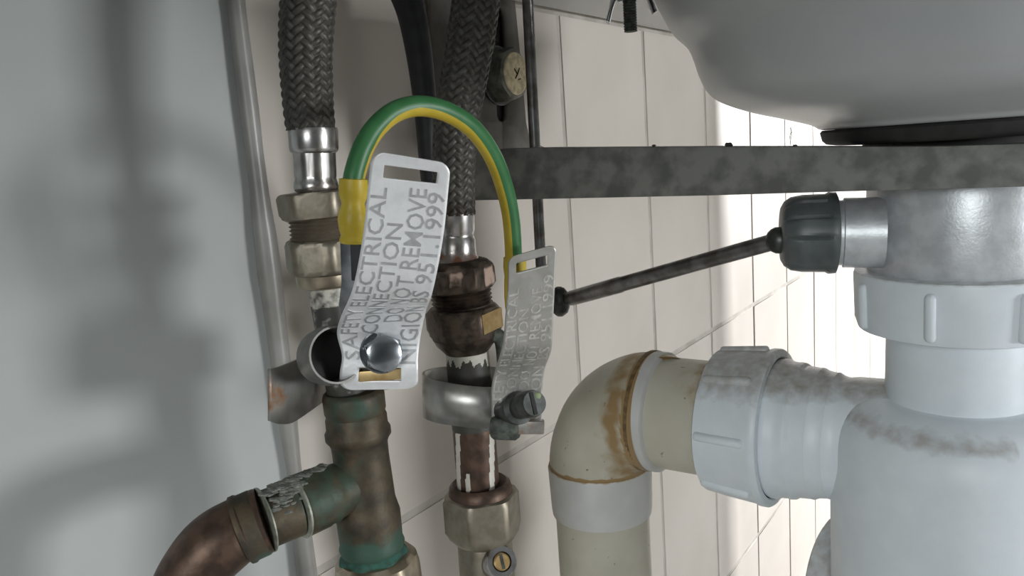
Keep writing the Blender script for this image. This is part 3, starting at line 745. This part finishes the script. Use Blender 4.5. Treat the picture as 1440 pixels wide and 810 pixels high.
se0 = P(452, 502, .2125); se1 = P(474, 499, .2040); ks = mpp(se1)
link('strap_eye', lathe(se0, se1, [(0, 30 * ks), (.1, 40 * ks), (.5, 43 * ks), (1, 41 * ks), (1, 38 * ks), (.3, 36 * ks), (.2, 20 * ks)], seg=40), m_strapdull, ec, stain=lambda p: 0)
link('eye_shade_disc', lathe(se0.lerp(se1, .32), se0.lerp(se1, .36), [(0, 35 * ks), (1, 35 * ks)], seg=32), m_seal_shade, ec)  # black disc, paints the shade inside the strap eye
hb0 = S(soy(494, 0), .52); hn = (Nn(soy(494, 0), .52) + Vector((.38, -.2, .12))).normalized(); kh = mpp(hb0)
link('washer', lathe(hb0 - hn * .0003, hb0 + hn * .0012, [(0, 30 * kh), (.3, 31 * kh), (.8, 31 * kh), (1, 29 * kh)], seg=36), m_bolt, ec)
link('hex_head', lathe(hb0 + hn * .0012, hb0 + hn * .0062, [(0, 26 * kh), (.05, 28 * kh), (.75, 28 * kh), (.92, 25 * kh), (1, 21 * kh)], hexR=28 * kh, rot=.2, seg=48), m_bolt, ec)
# right clamp
rc_ = thing('bonding_clamp', 'right bonding clamp with smaller duller stamped tag around the brown pipe', 'pipe clamp', P(720, 610, .246))
rowsR = [(714, 362, 783, 343, .2300), (714, 400, 781, 383, .2315), (711, 440, 779, 425, .2330), (708, 476, 777, 466, .2350), (704, 496, 775, 492, .2370), (696, 522, 766, 518, .2420), (691, 545, 763, 545, .2435), (691, 570, 763, 570, .2435), (692, 602, 763, 600, .2440)]
S2, Nn2, soy2, tot2 = tag_surface(rowsR)
sA = soy2(364, 0); sB = soy2(378.5, 0)
tg2 = link('stamped_tag', tag_mesh(S2, tot2, [(sA, sB, .17, .82)], .0026, .001), m_alu2, rc_, solid=.0005)
LINES2 = [('SAFETY ELECTRICAL', 588, 400, .04, .24), ('CONNECTION', 562, 432, .28, .48), ('DO  NOT REMOVE', 548, 405, .52, .74), ('NIGION  BS 951.1999', 596, 392, .75, .965)]
link('lettering', lettering(LINES2, S2, Nn2, soy2), m_emb2, tg2)
link('strap', strap_mesh([(760, 540, 598, .2460), (735, 542, 600, .2465), (700, 545, 602, .2462), (672, 544, 602, .2452), (645, 541, 599, .2460), (618, 536, 595, .2485), (600, 530, 589, .2535), (595, 525, 583, .2600), (602, 520, 578, .2690), (625, 516, 573, .2765), (660, 515, 571, .2800), (695, 516, 571, .2765), (712, 520, 575, .2700), (720, 528, 583, .2600), (722, 535, 590, .2500)]), m_strap, rc_, solid=.0008, stain=lambda p: 0)
k2 = .243 / F
sd = Vector((.62, -.78, .05)).normalized(); sh0 = P(712, 578, .2440)
link('screw_shank', lathe(sh0, P(738, 571, .2325), [(0, 20 * k2), (.5, 20 * k2), (.55, 24 * k2), (.7, 24 * k2), (.75, 17 * k2), (1, 17 * k2)], seg=28), m_dkbolt, rc_)
h0 = P(736, 570, .2335); h1 = P(752, 567, .2265); hd_ = (h1 - h0).normalized(); uh, vh = frame(hd_, (0, 0, 1))
hdm = link('screw_head', lathe(h0, h1, [(0, 16 * k2), (.1, 19 * k2), (.8, 19 * k2), (1, 17 * k2)], seg=36), m_dkbolt, rc_)
link('screw_slot', box(h1 + vh * 2 * k2, uh * 15.5 * k2, vh * 2.6 * k2, hd_ * .0003), m_seal_shade, hdm)
link('verdigris_spot', blob(h1 + uh * 9 * k2 - vh * 7 * k2, 5 * k2, seg=12, rg=6, sq=(1, .5, 1)), mat('dry_verdigris', (.30, .36, .20), None, rough=.9), hdm)
link('hex_nut', lathe(P(692, 601, .2420), P(730, 602, .2400), [(0, 15 * k2), (.1, 18 * k2), (.9, 18 * k2), (1, 14 * k2)], hexR=18 * k2, seg=48), m_verd, rc_)
link('end_lug', box(P(746, 600, .240), RIGHT * 20 * k2, Vector((0, .0015, 0)), (UP * 10 + RIGHT * 1) * k2), m_strap, rc_, bevel=.0006, stain=lambda p: .3)
link('rear_lug', tube([P(690, 470, .262), P(705, 478, .262), P(710, 520, .262)], .0026, n=12, seg=10), m_verd, rc_)

# ------------------------------------------------------------------ earth wire
ew = thing('earth_wire', 'green and yellow earth wire arching between the two clamps', 'wire', P(497, 345, .196))
wp3 = [(496, 262, .1965), (500, 240, .197), (511, 208, .1985), (530, 178, .2005), (558, 156, .204), (592, 149, .208), (630, 158, .213), (665, 181, .219), (692, 218, .226), (709, 262, .232), (719, 310, .236), (723, 372, .2385)]
cpath = resample(catmull([P(*q) for q in wp3], 160), 160)
wr = lambda f: (15.2 * .197 * (1 - f) + 12.2 * .237 * f) / F
def stripe_sector(lo_f, hi_f, extra=0.0, sgn=1):
    m = M(); R = []; n = len(cpath) - 1; seg = 20
    for k, p in enumerate(cpath):
        f = k / n
        t = (cpath[min(k + 1, n)] - cpath[max(k - 1, 0)]).normalized()
        u = (EYE - p); u = (u - t * u.dot(t)).normalized(); v = t.cross(u)     # u to the eye side, v to the inner side of the arch
        a0, a1 = lo_f(f), hi_f(f); r = wr(f) + extra
        R.append([p + (u * math.cos(a0 + (a1 - a0) * i / seg) + v * math.sin(a0 + (a1 - a0) * i / seg)) * r for i in range(seg + 1)] + [p])
    return m.rings(R)
d2 = math.radians
# v points to the inner side when the wire climbs on the left; the band turns a little along the wire
def lo(f): return d2(52) if f < .12 else d2(52 - 42 * min(1, (f - .12) / .18)) + (d2(-6) * max(0, (f - .5)) / .5)
def hi(f): return lo(f) + d2(150)
link('green_sheath', stripe_sector(hi, lambda f: lo(f) + 2 * PI), m_green, ew)
link('yellow_stripe', stripe_sector(lo, hi), m_yellow, ew)
link('crimp_sleeve', lpx((497, 252, .1965), (496, 342, .1965), [(251, 16.5), (252, 20), (262, 20.5), (275, 20), (286, 16), (297, 19.5), (308, 21.5), (322, 19.5), (331, 16.5), (338, 19), (342, 17)], seg=36), m_yellow, ew)
link('crimp_sleeve', lpx((724, 362, .2395), (724, 440, .2395), [(361, 13), (362, 16), (375, 16.5), (388, 14.5), (395, 15), (415, 15), (430, 14), (440, 12)], seg=36), m_yellow, ew)
tb_ = M(); slab([P(478, 338, .199), P(502, 338, .199), P(504, 398, .2005), P(498, 430, .203), P(484, 450, .206), P(476, 430, .203), P(480, 396, .2005)], Vector((0, .0012, 0)), tb_)
link('terminal', tb_, m_bolt, ew, bevel=.0002)
tb2 = M(); slab([P(492, 340, .1975), P(512, 340, .1975), P(512, 395, .1995), P(494, 395, .1995)], Vector((0, .0012, 0)), tb2)
link('terminal_barrel', tb2, m_black, ew, bevel=.0003)
link('terminal', slab([P(716, 436, .239), P(730, 436, .239), P(732, 500, .242), P(728, 560, .2455), P(716, 560, .2455), P(712, 500, .242)], Vector((0, .0008, 0))), m_dkbolt, ew)

# ------------------------------------------------------------------ dust
cw = M(); base = ARM(1112, 204, .006)
for i in range(7):
    pts = [base + DA * .0 + NB * random.uniform(-.0008, .0008)]
    for j in range(4): pts.append(pts[-1] + Vector((random.uniform(-.0004, .0007), random.uniform(-.0006, .0006), .0014)))
    tube(pts, .00005, n=10, seg=5, m=cw)
tag(link('cobweb', cw, m_dust), 'wisp of dusty cobweb on the bracket under the basin', 'cobweb')
for px, r, lb in ((1025, .0011, 'largest dark crumb of dirt lying on the bracket arm, left of the cobweb'), (1118, .0006, 'small dark crumb of dirt at the foot of the cobweb on the bracket arm'), (920, .0006, 'tiny dark crumb of dirt lying on the bracket arm, leftmost of the crumbs')):
    p = ARM(px, 206, .004)
    tag(link('dirt_crumb', blob(p + UP * r * .5, r, seg=8, rg=5, sq=(1.3, 1, .7), jit=.3), m_dust), lb, 'dirt', 'dirt crumbs on the bracket')
